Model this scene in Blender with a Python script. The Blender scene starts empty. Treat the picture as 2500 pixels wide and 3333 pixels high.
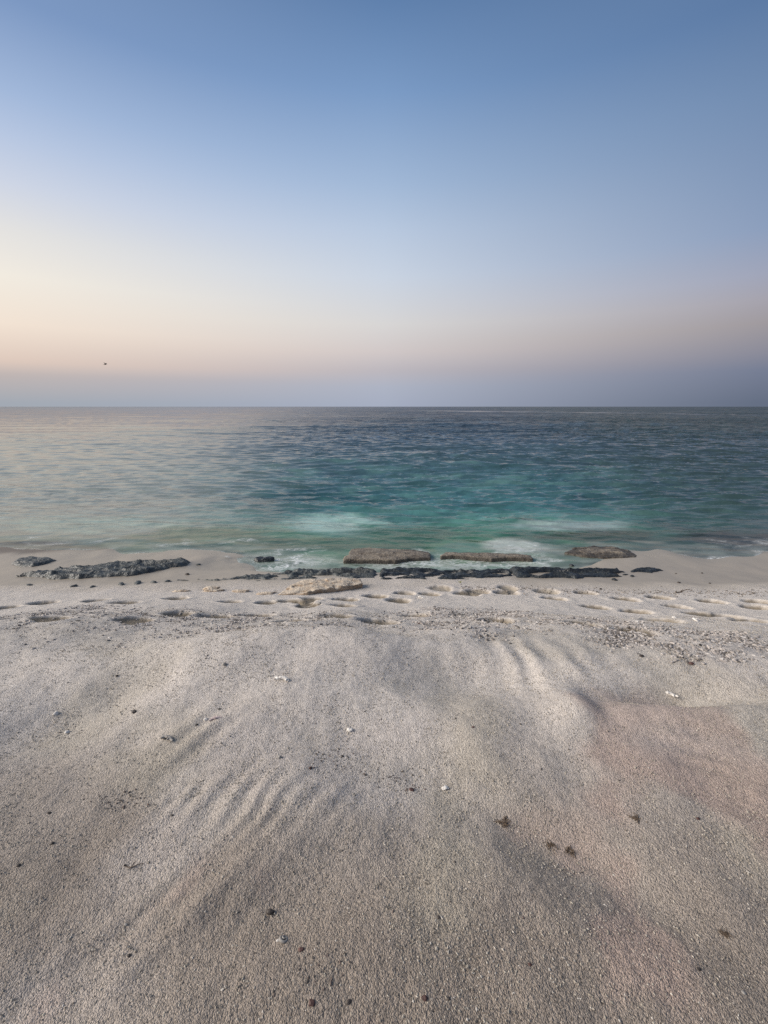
import bpy, bmesh, math, random
import numpy as np
from mathutils import Vector, Matrix

R = math.radians
scene = bpy.context.scene
col = scene.collection

# ------------------------------------------------------------------ camera
W0, H0, F0 = 2500.0, 3333.0, 1400.0          # the photograph's frame; focal length in its pixels
HORIZON = 1323.0
PITCH = math.atan((H0 / 2 - HORIZON) / F0)
CAM_Z = 1.5
SEA = -1.15
cam_data = bpy.data.cameras.new('camera')
cam = bpy.data.objects.new('camera', cam_data)
col.objects.link(cam)
cam.location = (0, 0, CAM_Z)
cam.rotation_euler = (math.pi / 2 - PITCH, 0, 0)
cam_data.sensor_fit = 'VERTICAL'
cam_data.sensor_height = 36.0
cam_data.lens = F0 / H0 * 36.0
cam_data.clip_start = 0.05
cam_data.clip_end = 30000
scene.camera = cam


def ray(px, py):
    px = np.asarray(px, float); py = np.asarray(py, float)
    a = (px - W0 / 2) / F0
    b = (H0 / 2 - py) / F0
    c, s = math.cos(PITCH), math.sin(PITCH)
    return a, c + b * s, -s + b * c           # x, y (forward), z (up)


# ------------------------------------------------------------------ world, sun, exposure
SUN_AZ, SUN_EL = R(-97), R(27)
SUN_STRENGTH, SUN_ANGLE = 4.7, R(44)
world = bpy.data.worlds.new('World')
scene.world = world
world.use_nodes = True


def lin(c):
    return tuple((v / 255 / 12.92) if v / 255 <= 0.04045 else ((v / 255 + 0.055) / 1.055) ** 2.4 for v in c)


# twilight sky colours: (row, colour) down three directions of the sky
SKY_W = [(0, (126, 153, 195)), (300, (164, 186, 220)), (450, (187, 202, 228)), (600, (209, 216, 231)), (750, (231, 229, 226)), (900, (245, 238, 226)),
         (1055, (245, 229, 213)), (1175, (224, 203, 190)), (1220, (192, 182, 180)), (1311, (164, 171, 181))]
SKY_M = [(0, (97, 130, 174)), (300, (125, 157, 199)), (600, (164, 187, 217)), (750, (187, 203, 225)), (900, (204, 214, 228)),
         (1055, (218, 216, 215)), (1145, (211, 202, 201)), (1206, (190, 185, 191)), (1260, (175, 181, 197)), (1315, (168, 176, 195))]
SKY_E = [(0, (88, 118, 160)), (300, (110, 137, 174)), (600, (128, 150, 183)), (750, (138, 157, 188)), (900, (160, 165, 185)),
         (980, (166, 163, 173)), (1055, (160, 154, 158)), (1150, (139, 139, 153)), (1206, (118, 126, 148)), (1311, (102, 112, 132))]


def build_world():
    nt = world.node_tree
    nt.nodes.clear()
    N, L = nt.nodes, nt.links

    def math_node(op, a, b=None):
        n = N.new('ShaderNodeMath'); n.operation = op
        for i, v in enumerate((a, b)):
            if v is None: continue
            if isinstance(v, (int, float)): n.inputs[i].default_value = v
            else: L.new(v, n.inputs[i])
        return n.outputs[0]
    tc = N.new('ShaderNodeTexCoord')
    nrm = N.new('ShaderNodeVectorMath'); nrm.operation = 'NORMALIZE'
    L.new(tc.outputs['Generated'], nrm.inputs[0])
    sep = N.new('ShaderNodeSeparateXYZ'); L.new(nrm.outputs[0], sep.inputs[0])
    elev = math_node('ARCSINE', sep.outputs[2])
    t = math_node('MULTIPLY', math_node('MAXIMUM', elev, 0.0), 2 / math.pi)        # 0 horizon .. 1 zenith
    az = math_node('ARCTAN2', sep.outputs[0], sep.outputs[1])
    d = math_node('SUBTRACT', az, R(-62))
    ang = math_node('ARCCOSINE', math_node('COSINE', d))                            # 0 .. pi from the glow
    ramps = []
    for stops, px in ((SKY_W, 60), (SKY_M, 1250), (SKY_E, 2440)):
        r = N.new('ShaderNodeValToRGB')
        r.color_ramp.interpolation = 'EASE' if False else 'LINEAR'
        pts = []
        for row, c in stops:
            x, y, z = ray(px, row)
            e = math.atan2(z, math.hypot(x, y))
            pts.append((max(0.0, e) * 2 / math.pi, lin(c)))
        pts.append((0.60, lin((106, 122, 146))))
        pts.append((1.0, lin((108, 120, 138))))
        pts.sort(key=lambda p: p[0])
        pts = [(p[0] * 1.0, p[1]) for p in pts]
        el = r.color_ramp.elements
        while len(el) < len(pts): el.new(0.5)
        for e_, (pos, c) in zip(el, pts):
            e_.position = pos; e_.color = (*c, 1)
        L.new(t, r.inputs[0]); ramps.append(r.outputs[0])

    def mix(fac, a, b):
        m = N.new('ShaderNodeMix'); m.data_type = 'RGBA'
        if isinstance(fac, float): m.inputs[0].default_value = fac
        else: L.new(fac, m.inputs[0])
        L.new(a, m.inputs[6]); L.new(b, m.inputs[7])
        return m.outputs[2]

    def smooth(lo, hi):
        m = N.new('ShaderNodeMapRange'); m.interpolation_type = 'LINEAR'
        m.inputs[1].default_value = lo; m.inputs[2].default_value = hi
        L.new(ang, m.inputs[0]); return m.outputs[0]
    c1 = mix(smooth(R(22), R(62)), ramps[0], ramps[1])
    c2 = mix(smooth(R(62), R(102)), c1, ramps[2])
    sky = N.new('ShaderNodeTexSky')
    sky.sky_type = 'NISHITA'; sky.sun_disc = False
    sky.sun_elevation = SUN_EL; sky.sun_rotation = SUN_AZ
    sky.air_density = 1.0; sky.dust_density = 2.0
    sc_ = N.new('ShaderNodeVectorMath'); sc_.operation = 'SCALE'
    sc_.inputs[3].default_value = 0.06
    L.new(sky.outputs[0], sc_.inputs[0])
    c3 = mix(0.03, c2, sc_.outputs[0])
    bg = N.new('ShaderNodeBackground'); L.new(c3, bg.inputs[0]); bg.inputs[1].default_value = 1.0
    out = N.new('ShaderNodeOutputWorld'); L.new(bg.outputs[0], out.inputs[0])


build_world()
sun_data = bpy.data.lights.new('sun', 'SUN')
sun_data.energy = SUN_STRENGTH
sun_data.angle = SUN_ANGLE
sun_data.color = (1.0, 0.91, 0.81)
sun = bpy.data.objects.new('sun', sun_data)
col.objects.link(sun)
sdir = Vector((math.sin(SUN_AZ) * math.cos(SUN_EL), math.cos(SUN_AZ) * math.cos(SUN_EL), math.sin(SUN_EL)))
sun.rotation_euler = sdir.to_track_quat('Z', 'Y').to_euler()
scene.view_settings.view_transform = 'Standard'
scene.view_settings.look = 'None'
scene.view_settings.exposure = 0.0
scene.view_settings.gamma = 1.0
scene.render.engine = 'CYCLES'
scene.cycles.use_denoising = False
scene.cycles.max_bounces = 10
scene.cycles.transmission_bounces = 8

# ------------------------------------------------------------------ noise and helpers
_perm = {}


def perlin(x, y, seed=0):
    x = np.asarray(x, float); y = np.asarray(y, float)
    if seed not in _perm:
        rs = np.random.RandomState(seed + 17)
        p = rs.permutation(1024)
        _perm[seed] = (np.concatenate([p, p]), np.stack([np.cos(a := rs.rand(1024) * 2 * np.pi), np.sin(a)], 1))
    p, g = _perm[seed]
    xi = np.floor(x).astype(int); yi = np.floor(y).astype(int)
    xf = x - xi; yf = y - yi
    u = xf * xf * xf * (xf * (xf * 6 - 15) + 10); v = yf * yf * yf * (yf * (yf * 6 - 15) + 10)

    def gr(ix, iy, dx, dy):
        h = p[p[ix & 1023] + (iy & 1023)]
        return g[h, 0] * dx + g[h, 1] * dy
    a = gr(xi, yi, xf, yf); b = gr(xi + 1, yi, xf - 1, yf)
    c = gr(xi, yi + 1, xf, yf - 1); d = gr(xi + 1, yi + 1, xf - 1, yf - 1)
    return (a + u * (b - a) + v * ((c + u * (d - c)) - (a + u * (b - a)))) * 1.5


def fbm(x, y, seed=0, octs=4, gain=0.5):
    s = 0; a = 1.0
    for i in range(octs):
        s = s + a * perlin(np.asarray(x) * 2 ** i, np.asarray(y) * 2 ** i, seed + i)
        a *= gain
    return s


def ss(a, b, x):
    t = np.clip((np.asarray(x, float) - a) / (b - a), 0, 1)
    return t * t * (3 - 2 * t)


def tag(o, label=None, cat=None, group=None, kind=None):
    if label: o['label'] = label
    if cat: o['category'] = cat
    if group: o['group'] = group
    if kind: o['kind'] = kind
    return o


def mesh_obj(name, verts, faces, mat, parent=None, smooth=True, attrs=None):
    """verts (n,3) array, faces (m,k) int array (uniform k) -> one linked mesh object"""
    verts = np.asarray(verts, np.float32); faces = np.asarray(faces, np.int32)
    me = bpy.data.meshes.new(name)
    n, m, k = len(verts), len(faces), faces.shape[1]
    me.vertices.add(n); me.vertices.foreach_set('co', verts.ravel())
    me.loops.add(m * k); me.loops.foreach_set('vertex_index', faces.ravel())
    me.polygons.add(m)
    me.polygons.foreach_set('loop_start', np.arange(0, m * k, k, dtype=np.int32))
    me.polygons.foreach_set('loop_total', np.full(m, k, np.int32))
    me.polygons.foreach_set('use_smooth', np.full(m, smooth))
    for an, (typ, data) in (attrs or {}).items():
        at_ = me.attributes.new(an, typ, 'POINT')
        key = 'color' if typ == 'FLOAT_COLOR' else 'value'
        at_.data.foreach_set(key, np.asarray(data, np.float32).ravel())
    me.update(calc_edges=True)
    me.validate()
    me.materials.append(mat)
    o = bpy.data.objects.new(name, me)
    col.objects.link(o)
    if parent: o.parent = parent
    return o


def grid_faces(nr, nc):
    i = np.arange(nr - 1)[:, None] * nc + np.arange(nc - 1)[None, :]
    i = i.ravel()
    return np.stack([i, i + 1, i + nc + 1, i + nc], 1)


# ------------------------------------------------------------------ the lie of the land
PY = np.array([-400, -30, -3, 0, 0.9, 1.7, 2.3, 2.8, 3.2, 3.7, 4.3, 4.9, 5.3, 5.8, 6.4, 7.0, 7.5, 8.2, 9.0, 11, 14, 20, 40, 100, 300, 900, 9000])
PZ = np.array([2.0, 0.6, -.03, -.03, -.015, 0.012, 0.0, -.085, -.22, -.405, -.62, -.80, -.90, -.975, -1.05, -1.108, -1.15, -1.215, -1.34, -1.75, -2.5, -4.0, -7.5, -14, -22, -32, -40])


def _pchip(x):
    x = np.asarray(x, float)
    h = np.diff(PY); dlt = np.diff(PZ) / h
    m = np.zeros(len(PY)); m[0] = dlt[0]; m[-1] = dlt[-1]
    for i in range(1, len(PY) - 1):
        if dlt[i - 1] * dlt[i] > 0:
            w1 = 2 * h[i] + h[i - 1]; w2 = h[i] + 2 * h[i - 1]
            m[i] = (w1 + w2) / (w1 / dlt[i - 1] + w2 / dlt[i])
    k = np.clip(np.searchsorted(PY, x) - 1, 0, len(PY) - 2)
    t = np.clip((x - PY[k]) / h[k], 0, 1)
    return ((2 * t**3 - 3 * t**2 + 1) * PZ[k] + (t**3 - 2 * t**2 + t) * h[k] * m[k]
            + (-2 * t**3 + 3 * t**2) * PZ[k + 1] + (t**3 - t**2) * h[k] * m[k + 1])


def ell(x, y, cx, cy, rx, ry, rot=0.0):
    c, s = math.cos(rot), math.sin(rot)
    u = ((x - cx) * c + (y - cy) * s) / rx; v = (-(x - cx) * s + (y - cy) * c) / ry
    return u * u + v * v


def gbump(x, y, cx, cy, rx, ry, rot=0.0):
    return np.exp(-ell(x, y, cx, cy, rx, ry, rot))


RIPPLED = []    # (cx, cy, rx, ry, heading, spacing, height) drag marks in the dry sand
DUNES = []      # (cx, cy, rx, ry, rot, amp) filled in after at() exists


def land(x, y):
    """height of sand and sea floor without footprints"""
    x = np.asarray(x, float); y = np.asarray(y, float)
    crest = 0.16 * perlin(x * .45 + 3.1, y * 0 + .3, 5) + 0.10 * perlin(x * 1.1, y * 0 + 7.3, 6)
    yy = y + crest * (1 - ss(4.2, 5.6, y)) + 0.22 * perlin(x * .23 + .4, y * .05, 7) * ss(5.5, 7, y)
    z = _pchip(yy)
    near = 1 - ss(3.9, 5.0, y)
    # wind-smoothed hummocks and furrows of the dry sand
    wx = x + .25 * perlin(x * .8, y * .8, 11); wy = y + .25 * perlin(x * .8 + 9, y * .8, 12)
    u = wx * .80 + wy * .6; v = -wx * .6 + wy * .80
    z = z + near * (0.040 * fbm(wx * .75, wy * .75, 20, 2) + 0.011 * perlin(u * 1.1, v * 2.7, 24) * ss(.2, 1.0, y)
                    + 0.008 * fbm(x * 3.2, y * 3.2, 27, 2))
    for cx, cy, rx, ry, rot, amp in DUNES:
        z = z + amp * gbump(x, y, cx, cy, rx, ry, rot)
    for cx, cy, rx, ry, rot, lam, amp in RIPPLED:
        u = (x - cx) * math.cos(rot) + (y - cy) * math.sin(rot) + .05 * perlin(x * 3.5, y * 3.5, 15)
        z = z + amp * np.sin(u * 2 * math.pi / lam) * gbump(x, y, cx, cy, rx, ry) * (1 + .6 * perlin(x * 4, y * 4, 16))
    z = z + 0.010 * fbm(x * 1.3, y * 1.3, 31, 3) * ss(4.0, 5.2, y) * (1 - ss(7, 9, y))
    # the rock pool behind the dark ledge, the shore dips there
    ex = ss(-3.5, -1.3, x + .4 * perlin(x * .9, y * 1.3, 45)) * (1 - ss(2.2, 4.3, x + .5 * perlin(x * .9, y * 1.3, 46)))
    front = 6.42 + .10 * perlin(x * 1.2, 0 * x + 2.2, 41) + .10 * ss(-1.0, -2.4, x)
    z = z - ex * ss(front - .08, front + .22, y) * (1 - ss(8.2, 9.5, y)) * (0.15 + .03 * fbm(x * 1.5, y * 2.5, 43, 3)) * (1 - .45 * ss(7.2, 8.0, y))
    z = z + .042 * fbm(x * .55 + 1.7, y * .5, 47, 3) * ss(6.6, 7.2, y) * (1 - ss(8.2, 9.4, y))      # cusps of the swash
    # sea floor relief
    z = z + ss(8.0, 14, y) * .22 * fbm(x * .18, y * .28, 51, 3)
    return z


class Lookup:
    """a fine table of a height function, for finding where sight lines meet the ground"""
    def __init__(self, f):
        self.x = np.arange(-9, 9.001, .02); self.y = np.arange(.1, 11, .015)
        X, Y = np.meshgrid(self.x, self.y)
        self.z = f(X, Y)

    def __call__(self, x, y):
        u = np.clip((np.asarray(x, float) + 9) / .02, 0, len(self.x) - 1.001); v = np.clip((np.asarray(y, float) - .1) / .015, 0, len(self.y) - 1.001)
        i = u.astype(int); j = v.astype(int); a = u - i; b = v - j
        z = self.z
        return (z[j, i] * (1 - a) + z[j, i + 1] * a) * (1 - b) + (z[j + 1, i] * (1 - a) + z[j + 1, i + 1] * a) * b


LAND0 = Lookup(land)


def at(px, py, z=None, zf=None):
    """point of the ground (or of a level z) seen at a pixel of the photograph"""
    dx, dy, dz = ray(px, py)
    if z is not None:
        t = (z - CAM_Z) / dz
        return np.stack([dx * t, dy * t, np.zeros_like(t) + z], -1)
    zf = zf or LAND0
    dx, dy, dz = np.atleast_1d(dx), np.atleast_1d(dy), np.atleast_1d(dz)
    dx, dy, dz = np.broadcast_arrays(dx, dy, dz)
    t = np.full(dx.shape, .4); done = np.zeros(dx.shape, bool); step = .015
    lo = t.copy()
    while t.max() < 60 and not done.all():
        nt_ = np.where(done, t, t * 1.004 + step)
        below = (CAM_Z + dz * nt_) < zf(dx * nt_, dy * nt_)
        lo = np.where(done, lo, t)
        hit = below & ~done
        t = nt_
        done |= hit
    hi = t
    for _ in range(14):
        mid = (lo + hi) / 2
        b = (CAM_Z + dz * mid) < zf(dx * mid, dy * mid)
        hi = np.where(b, mid, hi); lo = np.where(b, lo, mid)
    p = np.stack([dx * hi, dy * hi, CAM_Z + dz * hi], -1)
    return p[0] if np.ndim(px) == 0 else p


def dune(px, py, wpx, hpx, rot, amp):
    """a hummock or hollow: pixel centre, half width in m, half depth in m"""
    p = at(px, py)
    return (p[0], p[1], wpx, hpx, R(rot), amp * 1.7)


DUNES_NEW = [
    dune(650, 2130, .55, .30, 15, .05), dune(1150, 2090, .60, .22, 0, .05), dune(250, 2330, .55, .45, 20, -.08),
    dune(520, 2260, .16, .55, -50, .025), dune(1520, 2190, .42, .20, 0, -.065), dune(2200, 2255, .45, .12, 0, -.06), dune(2230, 2330, .5, .12, -4, .03),
    dune(1240, 2150, .5, .25, 0, .02), dune(1350, 2500, .5, .25, -20, -.03), dune(1900, 2800, .35, .12, -35, -.025),
    dune(1870, 2290, .12, .16, 0, .018), dune(1945, 2280, .07, .16, -6, -.016),
    dune(900, 2950, .4, .12, 20, -.02), dune(600, 2950, .3, .08, 40, .02), dune(500, 3000, .3, .08, 40, -.02),
    dune(1500, 2060, .28, .12, 0, .04), dune(1460, 2060, .12, .07, 0, -.02),
]
RIPPLED_NEW = [(*at(px, py)[:2], rx, ry, R(rot), lam, amp) for px, py, rx, ry, rot, lam, amp in (
    (800, 2600, .34, .13, -28, .085, .0058), (640, 2350, .26, .22, -38, .15, .0045), (1720, 2130, .42, .28, 4, .17, .0068), (560, 3000, .26, .16, -40, .10, .0035), (2250, 2420, .34, .12, 80, .10, .004))]
RIPPLED.extend(RIPPLED_NEW)
DUNES.extend(DUNES_NEW)
LAND0 = Lookup(land)

# footprints: pixel centre, length in m, turn in degrees, depth in m
rp = random.Random(5)
PRINTS_PX = [(138, 1964), (309, 1954), (404, 1961), (570, 1948), (16, 1979), (27, 2012), (163, 2011), (336, 1997), (434, 2018), (575, 1997),
             (700, 2007), (746, 1959), (866, 1962), (836, 2005), (933, 1957), (984, 1959), (1012, 1949), (1001, 1971), (1123, 1951), (1115, 1969),
             (1220, 1941), (1315, 1932), (1296, 1955), (1397, 1935), (1432, 1915), (1519, 1932), (1554, 1925), (1652, 1914), (1646, 1930),
             (1096, 2005), (946, 2021), (1229, 2024), (1348, 2003), (1614, 2019), (1776, 1925), (1904, 1930), (1801, 1948), (2034, 1950),
             (2143, 1945), (2313, 1957), (2463, 1959), (2463, 1978), (2202, 1976), (2069, 1990), (2148, 2019), (2360, 2004), (2275, 1997),
             (2446, 2022), (1934, 1976), (1893, 2027), (2061, 2054)]
SOFT = {(2061, 2054), (946, 2021), (836, 2005), (1934, 1976), (2275, 1997), (1096, 2005), (1893, 2027), (434, 2018), (163, 2011)}
pp = at([p[0] for p in PRINTS_PX], [p[1] for p in PRINTS_PX])
PRINTS = []
for (q, p) in zip(PRINTS_PX, pp):
    ln = rp.uniform(.14, .18)
    PRINTS.append((p[0], p[1], ln, rp.uniform(.122, .150), R(rp.uniform(-14, 14)), rp.uniform(.036, .050) * (.7 if q in SOFT else 1)))


def full_land(x, y):
    z = land(x, y)
    x = np.asarray(x, float); y = np.asarray(y, float)
    for cx, cy, ln, wd, rot, dep in PRINTS:
        m = (np.abs(x - cx) < .34) & (np.abs(y - cy) < .34)
        if not m.any(): continue
        xs, ys = x[m], y[m]
        c, s = math.cos(rot), math.sin(rot)
        u = ((xs - cx) * c + (ys - cy) * s) / ln; v = (-(xs - cx) * s + (ys - cy) * c) / wd
        v = v * (1 - .22 * u) + .12 * np.sin(2.2 * u)               # broader ball, narrower heel
        d = np.sqrt(u * u + v * v) + .10 * perlin(xs * 14, ys * 14, 61)
        pit = -dep * (1 - ss(.62, 1.08, d)) * (1 + .35 * u)
        rim = dep * .14 * np.exp(-((d - 1.22) / .24) ** 2)
        z[m] = z[m] + pit + rim
    return z


FULL = Lookup(full_land)


def surf(px, py):
    return at(px, py, zf=FULL)


# ------------------------------------------------------------------ materials
class NT:
    def __init__(self, name):
        self.m = bpy.data.materials.new(name); self.m.use_nodes = True
        self.t = self.m.node_tree; self.t.nodes.clear()
        self.out = self.new('ShaderNodeOutputMaterial')

    def new(self, t, **kw):
        n = self.t.nodes.new(t)
        for k, v in kw.items(): setattr(n, k, v)
        return n

    def link(self, a, b): self.t.links.new(a, b)

    def set(self, sock, v):
        if hasattr(v, 'is_output'): self.link(v, sock)
        elif isinstance(v, tuple) and len(v) == 3 and len(sock.default_value) == 4: sock.default_value = (*v, 1)
        else: sock.default_value = v

    def pos(self, scale=(1, 1, 1), rot=(0, 0, 0), obj=False):
        if obj: src = self.new('ShaderNodeTexCoord').outputs['Object']
        else: src = self.new('ShaderNodeNewGeometry').outputs['Position']
        mp = self.new('ShaderNodeMapping'); mp.inputs['Scale'].default_value = scale; mp.inputs['Rotation'].default_value = rot
        self.link(src, mp.inputs[0]); return mp.outputs[0]

    def noise(self, vec, scale, detail=4, rough=.55, dist=0):
        n = self.new('ShaderNodeTexNoise'); self.link(vec, n.inputs['Vector'])
        n.inputs['Scale'].default_value = scale; n.inputs['Detail'].default_value = detail
        n.inputs['Roughness'].default_value = rough; n.inputs['Distortion'].default_value = dist
        return n.outputs[0]

    def voro(self, vec, scale, feature='F1', out='Distance', rnd=1):
        n = self.new('ShaderNodeTexVoronoi', feature=feature); self.link(vec, n.inputs['Vector'])
        n.inputs['Scale'].default_value = scale; n.inputs['Randomness'].default_value = rnd
        return n.outputs[out]

    def math(self, op, a, b=None, clamp=False):
        n = self.new('ShaderNodeMath', operation=op); n.use_clamp = clamp
        self.set(n.inputs[0], a)
        if b is not None: self.set(n.inputs[1], b)
        return n.outputs[0]

    def range(self, v, a, b, c=0., d=1., smooth=False):
        n = self.new('ShaderNodeMapRange'); n.interpolation_type = 'SMOOTHSTEP' if smooth else 'LINEAR'
        self.set(n.inputs[0], v)
        for i, q in enumerate((a, b, c, d)): self.set(n.inputs[i + 1], q)
        return n.outputs[0]

    def mix(self, f, a, b, blend='MIX'):
        n = self.new('ShaderNodeMix', data_type='RGBA', blend_type=blend)
        self.set(n.inputs[0], f); self.set(n.inputs[6], a); self.set(n.inputs[7], b)
        return n.outputs[2]

    def attr(self, name, out='Color'):
        return self.new('ShaderNodeAttribute', attribute_name=name).outputs[out]

    def bump(self, h, dist, strength=1.0, normal=None):
        n = self.new('ShaderNodeBump'); self.link(h, n.inputs['Height'])
        self.set(n.inputs['Distance'], dist); self.set(n.inputs['Strength'], strength)
        if normal: self.link(normal, n.inputs['Normal'])
        return n.outputs[0]

    def principled(self, **kw):
        b = self.new('ShaderNodeBsdfPrincipled')
        for k, v in kw.items(): self.set(b.inputs[k.replace('_', ' ')], v)
        self.link(b.outputs[0], self.out.inputs[0])
        return b


def sand_material():
    n = NT('coral_sand')
    P = n.pos()
    base = n.attr('albedo'); wet = n.attr('wet', 'Fac'); coarse = n.attr('coarse', 'Fac')
    cell = n.voro(P, 290, out='Color')
    cs = n.new('ShaderNodeSeparateColor'); n.link(cell, cs.inputs[0])
    grain = n.voro(P, 290); big = n.voro(P, 120)
    fine = n.noise(P, 320, 2, .6)
    med = n.noise(P, 26, 4, .6)
    tone = n.range(cs.outputs[0], 0, 1, .70, 1.24)
    tone = n.math('MULTIPLY', tone, n.range(grain, .25, .75, 1.06, .78))
    tone = n.math('MULTIPLY', tone, n.range(med, .3, .7, .90, 1.08))
    tone = n.math('MULTIPLY', tone, n.range(fine, .3, .7, .9, 1.1))
    dark = n.math('LESS_THAN', cs.outputs[1], .022)
    tone = n.math('MULTIPLY', tone, n.range(dark, 0, 1, 1, .5))
    tone = n.range(wet, 0, 1, tone, n.range(fine, .3, .7, .92, 1.06))
    comb = n.new('ShaderNodeCombineColor')
    for i in range(3): n.link(tone, comb.inputs[i])
    c = n.mix(1.0, base, comb.outputs[0], 'MULTIPLY')
    rough = n.range(wet, 0, 1, .95, .42)
    hgt = n.math('ADD', n.math('MULTIPLY', grain, -.0036), n.math('MULTIPLY', n.math('MULTIPLY', big, coarse), -.005))
    hgt = n.math('ADD', hgt, n.math('MULTIPLY', fine, .0018))
    hgt = n.math('ADD', hgt, n.math('MULTIPLY', med, .006))
    bs = n.range(wet, 0, 1, .95, .10)
    nb = n.bump(hgt, 1.0, bs)
    n.principled(Base_Color=c, Roughness=rough, Normal=nb, Specular_IOR_Level=n.range(wet, 0, 1, .15, .45))
    return n.m


def water_material():
    n = NT('sea_water')
    # ripples lie nearly parallel with the shore
    p1 = n.pos((.55, 1, 1), (0, 0, R(-14)))
    p2 = n.pos((.7, 1, 1), (0, 0, R(12)))
    p3 = n.pos((.10, 1, 1), (0, 0, R(-2)))
    a = n.noise(p1, 3.2, 4, .60, .4)
    b = n.noise(p2, 9.5, 3, .55, .3)
    c = n.noise(p1, .55, 3, .55)
    slick = n.range(n.noise(p3, .018, 3, .5), .40, .62, .6, 1.15, True)
    h = n.math('ADD', n.math('MULTIPLY', a, .050), n.math('MULTIPLY', b, .009))
    h = n.math('ADD', h, n.math('MULTIPLY', c, .30))
    calm = n.attr('calm', 'Fac')
    st = n.math('MULTIPLY', slick, n.range(calm, 0, 1, 1.0, .22))
    st = n.math('MULTIPLY', st, n.attr('ripple', 'Fac'))
    nb = n.bump(h, 1.0, st)
    # clear over the shallows; deeper down the body colour takes over, painted left sheen included
    clear = n.attr('clear', 'Fac')
    d = n.new('ShaderNodeBsdfDiffuse'); n.link(n.attr('body'), d.inputs[0]); n.link(nb, d.inputs['Normal'])
    t = n.new('ShaderNodeBsdfTransparent'); t.inputs[0].default_value = (.80, .93, .88, 1)
    m1 = n.new('ShaderNodeMixShader'); n.link(clear, m1.inputs[0]); n.link(d.outputs[0], m1.inputs[1]); n.link(t.outputs[0], m1.inputs[2])
    g = n.new('ShaderNodeBsdfGlossy'); g.inputs['Roughness'].default_value = .06; n.link(nb, g.inputs['Normal'])
    fr = n.new('ShaderNodeFresnel'); fr.inputs[0].default_value = 1.333; n.link(nb, fr.inputs['Normal'])
    m2 = n.new('ShaderNodeMixShader'); n.link(n.math('MULTIPLY', fr.outputs[0], n.attr('sheen', 'Fac')), m2.inputs[0]); n.link(m1.outputs[0], m2.inputs[1]); n.link(g.outputs[0], m2.inputs[2])
    # froth: thin broken lines where the water laps at sand and rock
    fn = n.math('ABSOLUTE', n.math('SUBTRACT', n.noise(n.pos((.55, 1, 1)), 7, 5, .65, 1.2), .5))
    lace = n.range(fn, .0, .075, 1, 0, True)
    al = n.math('MULTIPLY', n.attr('froth', 'Fac'), n.math('ADD', lace, .12), clamp=True)
    w = n.new('ShaderNodeBsdfDiffuse'); w.inputs[0].default_value = (.78, .80, .79, 1)
    m3 = n.new('ShaderNodeMixShader'); n.link(al, m3.inputs[0]); n.link(m2.outputs[0], m3.inputs[1]); n.link(w.outputs[0], m3.inputs[2])
    n.link(m3.outputs[0], n.out.inputs[0])
    return n.m


def rock_material(name, c1, c2, c3, rough=.6, scale=1.0, top=None, wetline=None, mottled=.5):
    n = NT(name)
    P = n.pos()
    a = n.noise(P, 7 * scale, 6, .62, .3); b = n.noise(P, 34 * scale, 4, .6); v = n.voro(P, 42 * scale)
    st = n.noise(n.pos((1, 1, 5)), 14 * scale, 4, .6)
    c = n.mix(n.range(a, .36, .62, 0, 1, True), c1, c2)
    c = n.mix(n.math('MULTIPLY', n.range(b, .48, .66, 0, 1, True), mottled), c, c3)
    if top:                                        # bleached, weathered upper faces
        sp = n.new('ShaderNodeSeparateXYZ'); n.link(n.new('ShaderNodeNewGeometry').outputs['True Normal'], sp.inputs[0])
        c = n.mix(n.math('MULTIPLY', n.range(sp.outputs[2], .55, .9, 0, 1, True), n.range(a, .35, .6, .5, 1)), c, top)
    if wetline is not None:                        # kept wet by the swash below this level
        sz = n.new('ShaderNodeSeparateXYZ'); n.link(P, sz.inputs[0])
        w = n.range(n.math('ADD', sz.outputs[2], n.math('MULTIPLY', b, .03)), wetline, wetline + .03, 1, 0, True)
        c = n.mix(w, c, n.mix(.72, c, (.018, .015, .012)))
    h = n.math('ADD', n.math('MULTIPLY', a, .03), n.math('MULTIPLY', b, .008))
    h = n.math('ADD', h, n.math('MULTIPLY', v, .006))
    h = n.math('ADD', h, n.math('MULTIPLY', st, .010))
    nb = n.bump(h, 1.0, .8)
    rg = n.range(b, .35, .65, rough - .14, rough + .1)
    n.principled(Base_Color=c, Roughness=rg, Normal=nb)
    return n.m


def simple_material(name, c1, c2, rough=.8, scale=60, bump=.004):
    n = NT(name)
    P = n.pos()
    a = n.noise(P, scale, 4, .6)
    n.principled(Base_Color=n.mix(n.range(a, .35, .65, 0, 1), c1, c2), Roughness=rough, Normal=n.bump(a, bump, 1.0))
    return n.m


def foam_material():
    n = NT('sea_foam')
    P = n.pos((.6, 1, 1))
    a = n.noise(P, 5.5, 6, .68, .8); b = n.noise(P, 26, 4, .65, .3)
    f = n.attr('cover', 'Fac')
    s = n.math('ADD', n.math('MULTIPLY', a, .75), n.math('MULTIPLY', b, .25))
    al = n.range(n.math('ADD', s, n.math('MULTIPLY', f, .5)), .66, .98, 0, .85, True)
    d = n.new('ShaderNodeBsdfDiffuse'); d.inputs[0].default_value = (.74, .77, .76, 1)
    nb = n.bump(s, .02, .6); n.link(nb, d.inputs['Normal'])
    t = n.new('ShaderNodeBsdfTransparent')
    m = n.new('ShaderNodeMixShader'); n.link(al, m.inputs[0]); n.link(t.outputs[0], m.inputs[1]); n.link(d.outputs[0], m.inputs[2])
    n.link(m.outputs[0], n.out.inputs[0])
    return n.m


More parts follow.
